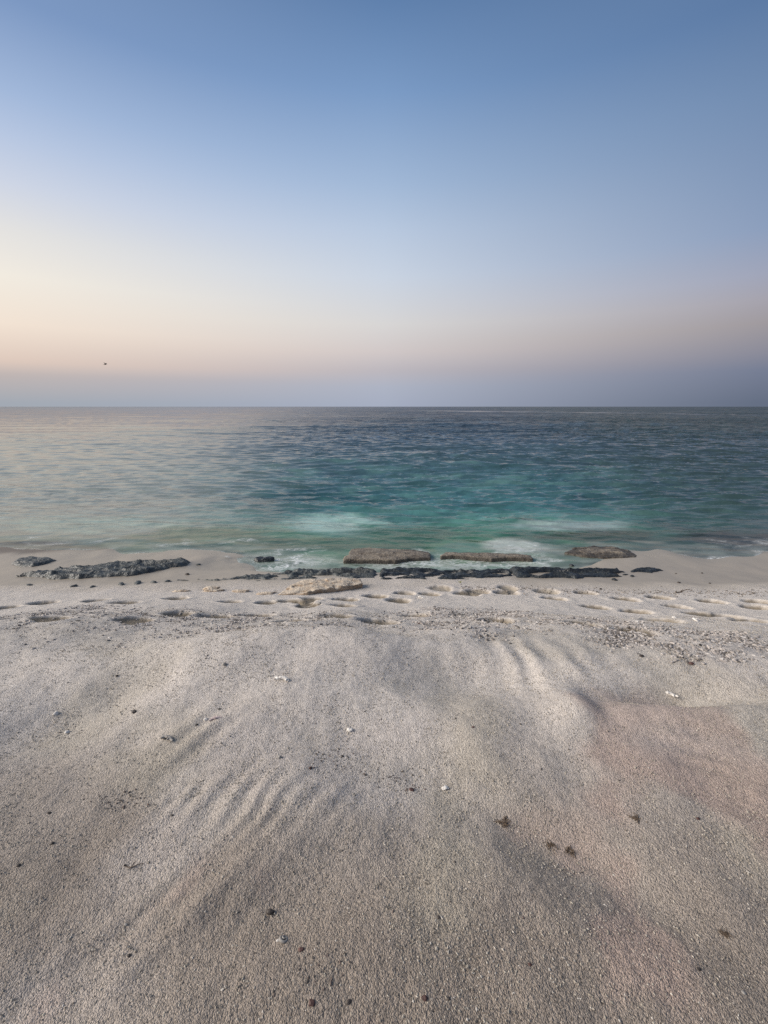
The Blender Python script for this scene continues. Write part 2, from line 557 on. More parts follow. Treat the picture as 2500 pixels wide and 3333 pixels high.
M_SAND = sand_material()
M_WATER = water_material()
M_DARK = rock_material('wet_dark_rock', (.012, .014, .017), (.030, .034, .036), (.075, .085, .080), .38)
M_GREYROCK = rock_material('wet_grey_rock', (.030, .034, .036), (.085, .092, .088), (.17, .18, .165), .45)
M_BROWN = rock_material('brown_reef_rock', (.11, .085, .06), (.25, .205, .15), (.40, .35, .28), .6, wetline=SEA + .036)
M_TAN = rock_material('tan_beachrock', (.26, .175, .11), (.42, .31, .21), (.52, .43, .33), .85, 1.2, top=(.60, .51, .40))
M_CORAL = simple_material('bleached_coral', (.62, .58, .53), (.78, .75, .70), .85, 90, .004)
M_PINKCORAL = simple_material('pink_coral', (.48, .36, .34), (.66, .56, .53), .85, 90, .004)
M_PEBBLE = simple_material('dark_pebble', (.025, .020, .018), (.07, .055, .045), .6, 60, .002)
M_RED = simple_material('dark_red_pebble', (.050, .024, .020), (.11, .056, .045), .6, 60, .002)
M_GREY = simple_material('grey_pebble', (.22, .20, .18), (.36, .34, .31), .8, 60, .003)
M_WEED = simple_material('dry_seaweed', (.085, .058, .038), (.17, .12, .08), .8, 40, .002)
M_WOOD = simple_material('grey_driftwood', (.08, .06, .045), (.17, .13, .10), .8, 40, .003)
M_LEAF = simple_material('yellow_leaf', (.30, .26, .06), (.20, .22, .06), .6, 40, .001)
M_BIRD = simple_material('dark_plumage', (.015, .013, .012), (.03, .027, .024), .8, 20, .002)
M_FOAM = foam_material()


# ------------------------------------------------------------------ beach (with the sea floor)
def pxell(x, y, px, py, wpx, hpx, z=None):
    """1 at the centre of a pixel ellipse laid on the ground, falling to 0 at its rim"""
    c = at(px, py, z); e = at(px + wpx, py, z); t = at(px, py - hpx, z); b = at(px, py + hpx, z)
    rx = abs(e[0] - c[0]); ry = abs(t[1] - b[1]) / 2; cy = (t[1] + b[1]) / 2
    return np.clip(1 - np.sqrt(ell(x, y, c[0], cy, rx, ry)), 0, 1)


# coral shingle: where the fragments gather (px, py, half width, half height, weight)
SHINGLE = [(2330, 2150, 420, 120, 1.0), (2150, 2080, 300, 70, .8), (1560, 2040, 260, 70, .75), (1700, 2030, 200, 60, .6), (1400, 2030, 250, 60, .4),
           (750, 2030, 500, 50, .45), (300, 2060, 500, 90, .35), (1000, 2040, 300, 45, .35), (60, 2010, 250, 40, .4), (2400, 2230, 260, 60, .6)]


def shingle(x, y):
    s = np.zeros_like(x)
    for px, py, w, h, k in SHINGLE:
        s = np.maximum(s, k * ss(0, .55, pxell(x, y, px, py, w, h)))
    return s * (.35 + .65 * ss(-.25, .35, fbm(x * 2.2, y * 3.0, 71, 3)))


def build_beach():
    r1 = np.geomspace(.22, 9.2, 1150); r2 = np.geomspace(9.2, 1200, 210)[1:]
    rr = np.concatenate([[0.02, .08, .15], r1, r2])
    f = np.linspace(-50, 50, 1050); sl = np.linspace(-180, -50, 130)[:-1]; sr = np.linspace(50, 180, 130)[1:]
    ph = np.radians(np.concatenate([sl, f, sr]))
    rg, pg = np.meshgrid(rr, ph, indexing='ij')
    jit = np.random.RandomState(3)
    x = (rg * np.sin(pg)).ravel(); y = (rg * np.cos(pg)).ravel(); rg = rg.ravel()
    z = full_land(x, y)
    # the unevenness of loose coral sand, as fine as the mesh carries
    dry = ss(SEA + .12, SEA + .28, z)
    sh = shingle(x, y)
    cell = np.maximum(rg * .0035, .0015)
    for lam, amp in ((.16, .0045), (.075, .0026), (.034, .0017), (.017, .0015), (.009, .0013)):
        k = np.clip((lam / cell - 2.2) / 2.0, 0, 1)
        m = k > 0
        q = perlin(x[m] / lam, y[m] / lam, int(lam * 1000))
        z[m] += amp * k[m] * q * dry[m] * (.8 + 1.1 * sh[m])
    # colours that belong to the sand
    A = np.zeros((len(x), 3))
    A[:] = (.71, .645, .58)
    n1 = fbm(x * .9, y * .9, 80, 4); n2 = fbm(x * .55 + 7, y * .55, 85, 4); n3 = fbm(x * 2.1, y * 2.1, 88, 3)

    def lay(mask, c):
        A[:] = A * (1 - mask[:, None]) + np.array(c) * mask[:, None]
    browner = 1 - ss(.45, 2.2, y + .5 * n2)
    lay(browner * .9, (.305, .250, .200))
    lay(.55 * ss(.05, .5, n1) * (1 - ss(2.6, 3.6, y)), (.50, .445, .355))                 # buff patches
    pk = ss(-.1, .3, n3 * .5 + n2 * .5 + pxell(x, y, 2350, 2650, 500, 420) * 1.2 - .15)
    pk = np.maximum(pk * ss(.0, .3, pxell(x, y, 2350, 2650, 560, 480)), 0)
    pk2 = ss(.15, .5, n3 * .8 + n2 * .4 + .1) * (1 - ss(1.0, 1.6, y))
    lay(np.maximum(pk * .7, pk2 * .6), (.50, .375, .315))                                  # pink coral sand
    lay(.5 * ss(.1, .5, fbm(x * .8 + 3, y * .8, 95, 3)) * (1 - ss(3.0, 4.2, y)), (.66, .60, .55))
    band = ss(1.5, 3.2, y + .3 * n1) * (1 - ss(5.0, 5.6, y))
    lay(band * .6, (.74, .68, .61))
    lay(sh * .5, (.50, .45, .41))
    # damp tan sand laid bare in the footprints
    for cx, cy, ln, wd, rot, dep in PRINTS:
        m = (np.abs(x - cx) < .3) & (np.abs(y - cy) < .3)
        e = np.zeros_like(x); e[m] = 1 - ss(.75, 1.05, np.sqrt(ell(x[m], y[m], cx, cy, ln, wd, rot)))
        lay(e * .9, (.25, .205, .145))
    # wet sand below the strandline
    edge = SEA + .205 + .03 * fbm(x * .8, y * .8, 99, 3) - .09 * gbump(x, y, .3, 6.3, 2.0, .7)
    wet = 1 - ss(edge - .03, edge + .012, z)
    damp = 1 - ss(edge, edge + .05, z)
    lay(damp * .6, (.56, .50, .42))
    lay(wet * .85, (.31, .265, .205))
    low = 1 - ss(SEA - .01, SEA + .05, z)
    lay(low * .8, (.34, .30, .24))
    # sea floor: pale sand, weed and algae
    under = 1 - ss(SEA - .10, SEA - .01, z)
    lay(under, (.42, .41, .34))
    alg = ss(-.25, .3, fbm(x * .9, y * 1.2, 101, 4) + .15) * under * (1 - ss(8.9, 10.0, y)) * ss(-5.5, -3.5, x)
    lay(alg * .85, (.10, .135, .065))
    gr = under * ss(-2.4, -1.2, x) * (1 - ss(3.0, 3.8, x)) * (1 - ss(7.6, 8.0, y)) * .55
    lay(gr, (.20, .25, .15))
    wd = ss(-.05, .35, fbm(x * .16 + 2, y * .22, 105, 4)) * ss(9.5, 12, y)
    lay(wd * .85, (.075, .095, .07))
    for px, py, w, h, k, c in ((60, 1775, 420, 40, .95, (.10, .075, .055)), (2420, 1760, 330, 45, .95, (.055, .055, .035)), (2150, 1690, 330, 60, .6, (.06, .08, .06)),
                               (1080, 1695, 180, 45, .9, (.66, .66, .58)), (1850, 1705, 230, 28, .95, (.70, .70, .62)), (1700, 1775, 130, 40, .95, (.74, .73, .66)),
                               (220, 1690, 340, 40, .6, (.60, .60, .5)), (1950, 1745, 240, 30, .9, (.06, .07, .04)), (650, 1730, 250, 35, .6, (.13, .15, .06))):
        mk = pxell(x, y, px, py, w, h, SEA)
        mk = ss(.05, .5, mk + .22 * fbm(x * 1.1, y * 1.4, 110, 4) * (mk > 0)) * k * (y > 6.5)
        lay(mk, c)
    A = np.clip(A, .01, .85)
    col4 = np.concatenate([A, np.ones((len(A), 1))], 1)
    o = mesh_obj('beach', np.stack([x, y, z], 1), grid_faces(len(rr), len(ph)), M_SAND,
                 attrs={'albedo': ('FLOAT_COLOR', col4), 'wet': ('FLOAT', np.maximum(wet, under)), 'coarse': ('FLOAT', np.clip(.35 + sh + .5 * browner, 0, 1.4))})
    tag(o, kind='structure')
    return o


build_beach()


# ------------------------------------------------------------------ sea
def build_sea():
    rr = np.concatenate([np.geomspace(5.6, 60, 620), np.geomspace(60, 9000, 330)[1:]])
    f = np.linspace(-52, 52, 950); sl = np.linspace(-88, -52, 70)[:-1]; sr = np.linspace(52, 88, 70)[1:]
    ph = np.radians(np.concatenate([sl, f, sr]))
    rg, pg = np.meshgrid(rr, ph, indexing='ij')
    x = (rg * np.sin(pg)).ravel(); y = (rg * np.cos(pg)).ravel(); rg = rg.ravel()
    rs = np.random.RandomState(8)
    z = np.zeros_like(x)
    cell = np.maximum(rg * .0040, .01)
    depth = SEA - land(x, y)
    dm = ss(.0, 1.0, depth)
    left = ss(.18, -.50, x / np.maximum(y, 1))          # the sheltered, calmer side
    for i in range(54):
        lam = .20 * (36 / .20) ** (i / 53.0)
        ang = R(-98 + rs.normal(0, 11 if lam < 1 else 12))
        kx, ky = math.cos(ang) * 2 * math.pi / lam, math.sin(ang) * 2 * math.pi / lam
        slope = (.12 if lam < .30 else (.21 if lam < .75 else .05) if lam < 2 else .024 if lam < 8 else .022) * (.6 + .8 * rs.rand())
        amp = slope * lam / 6.283
        k = np.clip((lam / cell - 1.8) / 1.6, 0, 1)
        env = .70 + .75 * perlin(x / lam / 11 + i * 3.3, y / lam / 4, 200 + i % 5)
        wob = 1.2 * perlin(x / lam / 7, y / lam / 5 + i, 210 + i % 7)
        q = np.sin(kx * x + ky * y + rs.rand() * 6.28 + wob)
        z += amp * k * (1 + (.9 * ss(14, 34, y) if .75 <= lam < 8 else 0)) * env * (q + .3 * (q * q - .5))
    z *= 1 - .60 * left * ss(6.5, 10, y)
    ln = y - 34.5 - .9 * np.sin(x * .13) - .04 * x - .8 * perlin(x * .2, 0 * x, 230)
    z += .20 * np.exp(-(ln / 1.1) ** 2) * ss(-2, 3, x) * (1 - ss(24, 32, x)) * (.7 + .5 * perlin(x * .3, 0 * x + 3, 231))
    z = SEA + z * (.10 + .90 * dm)
    band = np.exp(-((y - 265 + 1.38 * (x - 26) + 6 * perlin(x * .05, 0 * x, 232)) / (.09 * np.maximum(y, 1))) ** 2) * ss(15, 40, x) * (1 - ss(105, 135, x))
    rip = (1.25 + 1.5 * ss(16, 60, y)) * (1 - .8 * band) * (1 - .93 * left * ss(9, 24, y))
    B = np.zeros((len(x), 3))

    def lay(mask, c):
        B[:] = B * (1 - mask[:, None]) + np.array(c) * mask[:, None]
    yw = y + 1.2 * fbm(x * .25, y * .25, 240, 3) * ss(8, 12, y) + .35 * fbm(x * .8, y * .8, 244, 3)
    yk = np.array([7.0, 8.0, 8.8, 9.7, 10.6, 12.0, 13.5, 16.5, 20, 28, 50, 120, 9000])
    ck = np.array([(.24, .34, .25), (.12, .25, .15), (.05, .175, .095), (.075, .20, .15), (.09, .225, .205), (.045, .135, .15), (.035, .105, .13),
                   (.055, .125, .15), (.052, .098, .122), (.048, .082, .108), (.040, .066, .094), (.032, .056, .088), (.028, .050, .086)])
    for k in range(3): B[:, k] = np.interp(yw, yk, ck[:, k])
    pt = fbm(x * .5, y * .8, 246, 4)
    lay(.5 * ss(0, .6, pt) * (1 - ss(16, 24, y)), (.03, .075, .075))
    lay(.5 * ss(0, .6, -pt) * (1 - ss(16, 24, y)), (.12, .24, .22))
    rgt = ss(3.0, 8.5, x * (9.5 / np.maximum(y, 7)) ** .8)
    lay(.8 * rgt, (.040, .062, .062))
    left_sheen = ss(-1.0, -6.0, x * (9.5 / np.maximum(y, 7))) * (1 - ss(40, 200, y)) * ss(7.5, 9, y)
    lay(.85 * left_sheen, (.29, .31, .275))  # silvery reflection of the bright left sky, painted into the body colour
    for px, py, w, h, k, c in ((40, 1778, 330, 34, .9, (.10, .085, .07)), (2440, 1758, 260, 38, .85, (.035, .036, .022)), (1080, 1695, 200, 48, .95, (.30, .46, .42)),
                               (1850, 1700, 260, 26, .95, (.27, .36, .34)), (1690, 1778, 150, 36, .95, (.52, .58, .52)), (300, 1700, 420, 40, .7, (.30, .39, .33)),
                               (1960, 1742, 300, 30, .9, (.035, .060, .030)), (640, 1735, 260, 36, .7, (.075, .125, .06)), (1050, 1768, 560, 34, .85, (.035, .105, .055)),
                               (1350, 1735, 260, 40, .6, (.030, .090, .055)), (1500, 1600, 420, 45, .5, (.065, .17, .185)), (1000, 1600, 300, 28, .6, (.025, .085, .10))):
        mk = pxell(x, y, px, py, w, h, SEA)
        lay(ss(.0, .55, mk + .30 * fbm(x * 1.0, y * 1.5, 250, 4) * (mk > 0)) * k, c)
    pool = ss(-2.2, -1.4, x) * (1 - ss(2.6, 3.6, x)) * ss(6.45, 6.6, y) * (1 - ss(7.25, 7.6, y))
    lay(pool * .8 * ss(-.35, .25, fbm(x * 1.8, y * 3.5, 257, 4)), (.33, .40, .33))
    lay(pool * .6 * ss(.1, .5, fbm(x * 1.4 + 5, y * 3, 256, 4)), (.05, .10, .05))
    wash = (1 - ss(.02, .10, depth + .05 * fbm(x * 1.3, y * 2.2, 258, 4)))
    lay(.6 * wash, (.44, .47, .40))
    B = np.clip(B * (1 + .18 * fbm(x * 1.7, y * 3.0, 255, 3))[:, None], .005, .8)
    clear = np.exp(-np.clip(depth, 0, 9) / .09) * .96 * (1 - .35 * wash * ss(-.3, .3, fbm(x * 2.2, y * 4, 259, 4)))
    e1 = np.exp(-((depth - .012 - .02 * fbm(x * 1.6, y * 2, 261, 3)) / .012) ** 2); e2 = np.exp(-((depth - .10 - .05 * fbm(x * 1.2, y * 2, 263, 3)) / .016) ** 2)
    froth = e1 * (.55 + .6 * fbm(x * 1.1, y * 1.1, 265, 3)) + .6 * e2 * (.2 + 1.1 * fbm(x * .9, y * .9, 267, 3))
    for ax, bx, ay, k in ((-.75, 2.8, 7.15, .5), (-2.6, -.7, 7.2, .35)):
        froth += k * ss(ax, ax + .4, x) * (1 - ss(bx - .4, bx, x)) * np.exp(-((y - ay - .15 * perlin(x * 1.5, 0 * x, 269)) / .30) ** 2)
    froth = np.clip(froth, 0, 1) * (y > 5)
    fc = grid_faces(len(rr), len(ph))
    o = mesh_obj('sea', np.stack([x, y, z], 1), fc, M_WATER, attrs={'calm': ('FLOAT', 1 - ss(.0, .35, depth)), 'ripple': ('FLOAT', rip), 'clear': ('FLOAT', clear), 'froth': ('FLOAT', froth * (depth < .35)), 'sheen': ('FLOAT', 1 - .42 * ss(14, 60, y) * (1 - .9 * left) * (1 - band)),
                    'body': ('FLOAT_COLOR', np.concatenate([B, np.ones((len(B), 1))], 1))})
    tag(o, kind='structure')


build_sea()


# ------------------------------------------------------------------ rocks
def sdf(poly, x, y):
    """distance to the outline, positive inside, and the nearest point on it"""
    best = np.full(x.shape, 1e9); nx = np.zeros_like(x); ny = np.zeros_like(x); inside = np.zeros(x.shape, bool)
    n = len(poly)
    for i in range(n):
        ax, ay = poly[i]; bx, by = poly[(i + 1) % n]
        ex, ey = bx - ax, by - ay
        t = np.clip(((x - ax) * ex + (y - ay) * ey) / (ex * ex + ey * ey + 1e-12), 0, 1)
        qx, qy = ax + t * ex, ay + t * ey
        d = np.hypot(x - qx, y - qy); m = d < best
        best = np.where(m, d, best); nx = np.where(m, qx, nx); ny = np.where(m, qy, ny)
        cr = ((ay > y) != (by > y)) & (x < (bx - ax) * (y - ay) / (by - ay + 1e-12) + ax)
        inside ^= cr
    return np.where(inside, best, -best), nx, ny


def rough_outline(poly, seed, amp=.02, step=.03):
    out = []
    n = len(poly)
    for i in range(n):
        a, b = np.array(poly[i]), np.array(poly[(i + 1) % n])
        k = max(2, int(np.linalg.norm(b - a) / step))
        for j in range(k):
            p = a + (b - a) * j / k
            out.append((p[0] + amp * float(fbm(p[0] * 6, p[1] * 6, seed, 3)), p[1] + amp * float(fbm(p[0] * 6 + 40, p[1] * 6, seed, 3))))
    return out


def slab(name, poly, topf, bottom, mat, seed=0, res=.016, amp=.02, edge=.03, edge_drop=.5):
    """a rock slab: outline in world metres, topf(x, y, inside distance) the height of its upper face, walls down to bottom"""
    poly = rough_outline(poly, seed, amp)
    P = np.array(poly)
    xs = np.arange(P[:, 0].min() - res, P[:, 0].max() + res * 2, res); ys = np.arange(P[:, 1].min() - res, P[:, 1].max() + res * 2, res)
    X, Y = np.meshgrid(xs, ys)
    D, QX, QY = sdf(poly, X, Y)
    keep = D > -res * .45
    idx = -np.ones(X.shape, int)
    quads = keep[:-1, :-1] & keep[1:, :-1] & keep[:-1, 1:] & keep[1:, 1:]
    used = np.zeros(X.shape, bool)
    used[:-1, :-1] |= quads; used[1:, :-1] |= quads; used[:-1, 1:] |= quads; used[1:, 1:] |= quads
    # rim vertices slide to the outline
    q = np.zeros((X.shape[0] + 1, X.shape[1] + 1), int); q[1:-1, 1:-1] = quads
    cnt = q[:-1, :-1] + q[1:, :-1] + q[:-1, 1:] + q[1:, 1:]
    rim = used & (cnt < 4)
    X = np.where(rim, QX, X); Y = np.where(rim, QY, Y); Dd = np.where(rim, 0, np.maximum(D, 0))
    Z = topf(X, Y, Dd)
    Z = Z - (1 - ss(0, edge, Dd)) * edge * edge_drop
    idx[used] = np.arange(used.sum())
    V = np.stack([X[used], Y[used], Z[used]], 1)
    r, c = np.nonzero(quads)
    F = np.stack([idx[r, c], idx[r, c + 1], idx[r + 1, c + 1], idx[r + 1, c]], 1)
    # walls
    ed = {}
    for f in F:
        for a, b in ((f[0], f[1]), (f[1], f[2]), (f[2], f[3]), (f[3], f[0])):
            if (b, a) in ed: del ed[(b, a)]
            else: ed[(a, b)] = 1
    base = len(V); newv = []; low = {}; quad = []
    levels = 4
    rs = random.Random(seed)
    cx, cy = V[:, 0].mean(), V[:, 1].mean()

    def lowv(i):
        if i not in low:
            ids = []
            x, y, z = V[i]
            for l in range(1, levels + 1):
                t = l / levels
                o = .012 * float(perlin(np.array(x * 9 + l), np.array(y * 9 + z), seed + 3)) * (1 if l < levels else 0)
                dx, dy = x - cx, y - cy; dn = math.hypot(dx, dy) + 1e-6
                newv.append((x + o * dx / dn, y + o * dy / dn, z + (min(bottom, z - .02) - z) * t)); ids.append(base + len(newv) - 1)
            low[i] = ids
        return low[i]
    for (a, b) in ed:
        la, lb = [a] + lowv(a), [b] + lowv(b)
        for l in range(levels): quad.append((lb[l], la[l], la[l + 1], lb[l + 1]))
    V = np.concatenate([V, np.array(newv)]); F = np.concatenate([F, np.array(quad)])
    return mesh_obj(name, V, F, mat, smooth=False if res > .02 else True)


def outline(pts, z):
    p = at(np.array([q[0] for q in pts], float), np.array([q[1] for q in pts], float), z)
    return [(a[0], a[1]) for a in p]


def ridged(x, y, seed, sx=1.0, sy=1.0, octs=4):
    s = 0; a = 1
    for i in range(octs):
        s = s + a * (1 - 2 * np.abs(perlin(x * sx * 2 ** i, y * sy * 2 ** i, seed + i)))
        a *= .5
    return s / 1.8


def ledge_top(zc, amp, seed, sx=2.2, sy=6.0, follow=False):
    def f(x, y, d):
        if follow: return land(x, y) + zc + g(x, y, d)
        return zc + .075 * (1 - ss(6.32, 6.72, y)) + g(x, y, d)

    def g(x, y, d):
        r = ridged(x + .15 * perlin(x * 3, y * 3, seed + 9), y, seed, sx, sy)
        pits = np.clip(fbm(x * 5, y * 12, seed + 5, 3), -1, 1)
        gap = .09 * ss(.18, .5, perlin(x * 1.9 + seed, y * 4.5, seed + 2)) * ss(.03, .12, d) if seed in (321, 331, 341) else 0
        return amp * (.75 * r - .25) - gap + amp * .25 * pits - amp * .5 * (1 - ss(0, .06, d))
    return f


GR_LEDGE = 'dark wet ledges along the waterline'
o = slab('rock_ledge', outline([(52, 1893), (110, 1885), (170, 1872), (240, 1858), (330, 1843), (420, 1832), (520, 1828), (600, 1826), (626, 1832), (600, 1845), (530, 1864),
                                (460, 1884), (410, 1892), (330, 1898), (250, 1902), (170, 1908), (160, 1900), (100, 1896)], SEA + .05),
         ledge_top(.05, .075, 301, follow=True), SEA - .2, M_GREYROCK, 301, amp=.04)
tag(o, 'long jagged grey black rock ledge on wet sand at the left end of the shore', 'rock', GR_LEDGE)
o = slab('rock_ledge', outline([(38, 1842), (60, 1826), (110, 1818), (170, 1822), (184, 1828), (150, 1842), (110, 1852), (60, 1853)], SEA + .03),
         ledge_top(.035, .045, 311, follow=True), SEA - .2, M_GREYROCK, 311)
tag(o, 'small low dark rock alone on wet sand just above the long left ledge', 'rock', GR_LEDGE)
o = slab('rock_ledge', outline([(800, 1878), (880, 1868), (960, 1858), (1050, 1852), (1130, 1848), (1190, 1850), (1230, 1856), (1232, 1895), (1180, 1897), (1060, 1895), (960, 1900), (890, 1908),
                                (800, 1906), (760, 1902), (690, 1907), (560, 1906), (530, 1898), (610, 1892), (720, 1888)], SEA + .11),
         ledge_top(SEA + .065, .085, 321), SEA - .2, M_GREYROCK, 321, amp=.04)
tag(o, 'rugged greenish grey rock ledge right behind the tan stone beam', 'rock', GR_LEDGE)
o = slab('rock_ledge', outline([(1236, 1856), (1300, 1846), (1370, 1844), (1430, 1852), (1510, 1857), (1600, 1852), (1664, 1858), (1672, 1880), (1600, 1891), (1500, 1896), (1440, 1897), (1340, 1892),
                                (1236, 1897)], SEA + .11),
         ledge_top(SEA + .068, .075, 331, 1.6, 5), SEA - .2, M_DARK, 331, amp=.04)
tag(o, 'flat blue black ledge with a straight dark edge in the middle of the waterline', 'rock', GR_LEDGE)
o = slab('rock_ledge', outline([(1650, 1842), (1720, 1838), (1800, 1850), (1900, 1856), (2010, 1856), (2014, 1866), (1960, 1868), (2040, 1880), (1980, 1886), (1860, 1891), (1760, 1889), (1680, 1884)], SEA + .11),
         ledge_top(SEA + .078, .075, 341, 1.4, 6), SEA - .2, M_DARK, 341, amp=.04)
tag(o, 'black ledge tapering to a point to the right where it meets smooth wet sand', 'rock', GR_LEDGE)
o = slab('rock_ledge', outline([(2044, 1870), (2060, 1858), (2085, 1852), (2130, 1852), (2165, 1862), (2140, 1866), (2120, 1873), (2080, 1871)], SEA + .06),
         ledge_top(.025, .035, 351, 3, 9, True), SEA - .2, M_DARK, 351, res=.010)
tag(o, 'little broken black rock alone on smooth wet sand at the right', 'rock', GR_LEDGE)
o = slab('rock_ledge', outline([(828, 1820), (850, 1814), (885, 1813), (893, 1818), (870, 1823), (840, 1824)], SEA + .02),
         lambda x, y, d: SEA + .045 + .012 * fbm(x * 9, y * 9, 361, 3), SEA - .2, M_DARK, 361, res=.010)
tag(o, 'tiny flat black rock awash in the green shallows', 'rock', GR_LEDGE)

GR_REEF = 'brown slabs awash in the shallows'


def reef_top(zc, amp, seed, tx=0.0, x0=0.0):
    def f(x, y, d):
        return zc + tx * (x - x0) + amp * (ridged(x, y, seed, 1.6, 6.0) * .7 + .35 * fbm(x * 4, y * 10, seed + 6, 3)) + .03 * ss(0, .35, d)
    return f


o = slab('reef_slab', outline([(1117, 1818), (1190, 1817), (1285, 1819), (1330, 1812), (1400, 1808), (1404, 1800), (1395, 1789), (1330, 1783), (1250, 1780), (1180, 1781), (1142, 1786), (1135, 1796), (1134, 1806), (1120, 1810)], SEA + .07),
         reef_top(SEA + .056, .018, 401, -.022, -.6), SEA - .3, M_BROWN, 401, edge=.012, amp=.014)
tag(o, 'thick flat brown reef slab with a straight dark front face standing in green shallows', 'rock', GR_REEF)
o = slab('reef_slab', outline([(1432, 1808), (1480, 1806), (1560, 1812), (1600, 1816), (1650, 1811), (1735, 1815), (1728, 1806), (1690, 1800), (1600, 1797), (1520, 1794), (1450, 1796)], SEA + .05),
         reef_top(SEA + .034, .018, 411), SEA - .3, M_BROWN, 411, edge=.012, amp=.014)
tag(o, 'low long brown slab beside the white wash, in line with the thicker slab', 'rock', GR_REEF)
o = slab('reef_slab', outline([(1835, 1794), (1870, 1778), (1930, 1770), (2000, 1776), (2050, 1788), (2078, 1806), (2070, 1813), (1990, 1811), (1910, 1806)], SEA + .04),
         reef_top(SEA + .008, .032, 421), SEA - .3, M_BROWN, 421, amp=.025)
tag(o, 'humped reddish brown rock lapped by the sea above the right hand wet sand', 'rock', GR_REEF)


# crumbs broken from the ledges
def crumb(px, py, wpx, seed, mat, label, group):
    m = .0043 * wpx / 2
    p = at(float(px), float(py))
    v, f = lump((m, m * .6, m * .38), seed, 3, .3)
    o = poly_obj('rock_crumb', rot_z(v, seed * .7), f, mat)
    o.location = (p[0], p[1], max(float(land(np.array(p[0]), np.array(p[1]))), SEA - .01) + m * .05)
    tag(o, label, 'rock', group)


# the tan stone beam on the dry sand
def tan_block():
    g = at(np.array([905, 1000, 1120, 1183.]), np.array([1937, 1937, 1923, 1913.]))
    pl = [tuple(g[0][:2]), tuple(g[1][:2]), tuple(g[2][:2]), tuple(g[3][:2])]
    back = at(np.array([1176, 1100, 985, 950.]), np.array([1886, 1893, 1906, 1925.]), z=None)
    zb = land(g[3][0], g[3][1])
    hgt = .070
    b = []
    for q, (px, py), z in zip(range(4), ((1172, 1884), (1100, 1893), (985, 1906), (950, 1924)), (hgt, hgt * .85, hgt * .55, hgt * .25)):
        zz = float(land(np.array(g[3][0]), np.array(g[3][1]))) + z
        p = at(float(px), float(py), zz); b.append((float(p[0]), float(p[1])))
    pl = pl + b
    x0, x1 = pl[0][0], pl[3][0]

    def top(x, y, d):
        t = np.clip((x - x0) / (x1 - x0), 0, 1)
        zl = land(np.clip(x, x0, x1), np.interp(x, [pl[0][0], pl[1][0], pl[2][0], pl[3][0]], [pl[0][1], pl[1][1], pl[2][1], pl[3][1]]))
        h = .004 + .066 * ss(-.10, .85, t) ** .8
        st = np.clip(fbm(x * 6, y * 16, 431, 4), -1, 1)
        return zl + h + .016 * st * ss(.05, .4, t) - .02 * ss(.2, .5, fbm(x * 4 + 2, y * 9, 437, 2)) * ss(.0, .3, 1 - t)
    o = slab('stone_beam', pl, top, float(zb) - .12, M_TAN, 431, res=.011, edge=.008, amp=.010)
    return tag(o, 'long tan wedge of beach rock lying tilted on dry sand in front of the dark ledge', 'rock')


tan_block()


# ------------------------------------------------------------------ small things lying on the sand
_ico = {}


def ico(sub):
    if sub not in _ico:
        bm = bmesh.new(); bmesh.ops.create_icosphere(bm, subdivisions=sub, radius=1)
        v = np.array([q.co[:] for q in bm.verts]); f = np.array([[q.index for q in p.verts] for p in bm.faces]); bm.free()
        _ico[sub] = (v, f)
    return _ico[sub]


def lump(size, seed, sub=3, rough=.22, freq=1.3):
    """an irregular stone, size = half extents"""
    v, f = ico(sub)
    d = 1 + rough * (fbm(v[:, 0] * freq + seed * 3.1, v[:, 1] * freq + v[:, 2] * 1.7, seed % 50 + 500, 3) + .6 * perlin(v[:, 2] * freq + seed, v[:, 0] * freq * 1.3, seed % 40 + 560))
    return v * d[:, None] * np.array(size), f


def rot_z(v, a):
    c, s = math.cos(a), math.sin(a)
    return np.stack([v[:, 0] * c - v[:, 1] * s, v[:, 0] * s + v[:, 1] * c, v[:, 2]], 1)


def tube(pts, rads, n=7):
    pts = np.array(pts, float); V = []; F = []
    for i, p in enumerate(pts):
        t = pts[min(i + 1, len(pts) - 1)] - pts[max(i - 1, 0)]; t /= np.linalg.norm(t) + 1e-9
        a = np.cross(t, (0, 0, 1) if abs(t[2]) < .9 else (1, 0, 0)); a /= np.linalg.norm(a); b = np.cross(t, a)
        for k in range(n):
            w = 2 * math.pi * k / n
            V.append(p + rads[i] * (math.cos(w) * a + math.sin(w) * b))
    for i in range(len(pts) - 1):
        for k in range(n):
            F.append((i * n + k, i * n + (k + 1) % n, (i + 1) * n + (k + 1) % n, (i + 1) * n + k))
    e = len(V); V += [pts[0], pts[-1]]
    for k in range(n):
        F.append((k, (k + 1) % n, e, e)); F.append(((len(pts) - 1) * n + (k + 1) % n, (len(pts) - 1) * n + k, e + 1, e + 1))
    return np.array(V), np.array(F)


def join(parts):
    V = []; F = []; o = 0
    for v, f in parts:
        f = np.asarray(f)
        if f.shape[1] == 3: f = np.concatenate([f, f[:, 2:3]], 1)
        V.append(v); F.append(f + o); o += len(v)
    return np.concatenate(V), np.concatenate(F)


def poly_obj(name, V, F, mat, parent=None, smooth=True):
    me = bpy.data.meshes.new(name)
    fl = [tuple(dict.fromkeys(int(i) for i in f)) for f in F]
    me.from_pydata([tuple(map(float, v)) for v in V], [], [f for f in fl if len(f) >= 3])
    me.update(); me.materials.append(mat)
    for p in me.polygons: p.use_smooth = smooth
    o = bpy.data.objects.new(name, me); col.objects.link(o)
    if parent: o.parent = parent
    return o


def place(o, px, py, sink=0.0):
    p = surf(float(px), float(py))
    o.location = (p[0], p[1], p[2] - sink)
    return o


def px_m(px, py):
    """metres per photograph pixel at the ground there"""
    p = surf(float(px), float(py))
    dep = p[1] * math.cos(PITCH) + (CAM_Z - p[2]) * math.sin(PITCH)
    return dep / F0


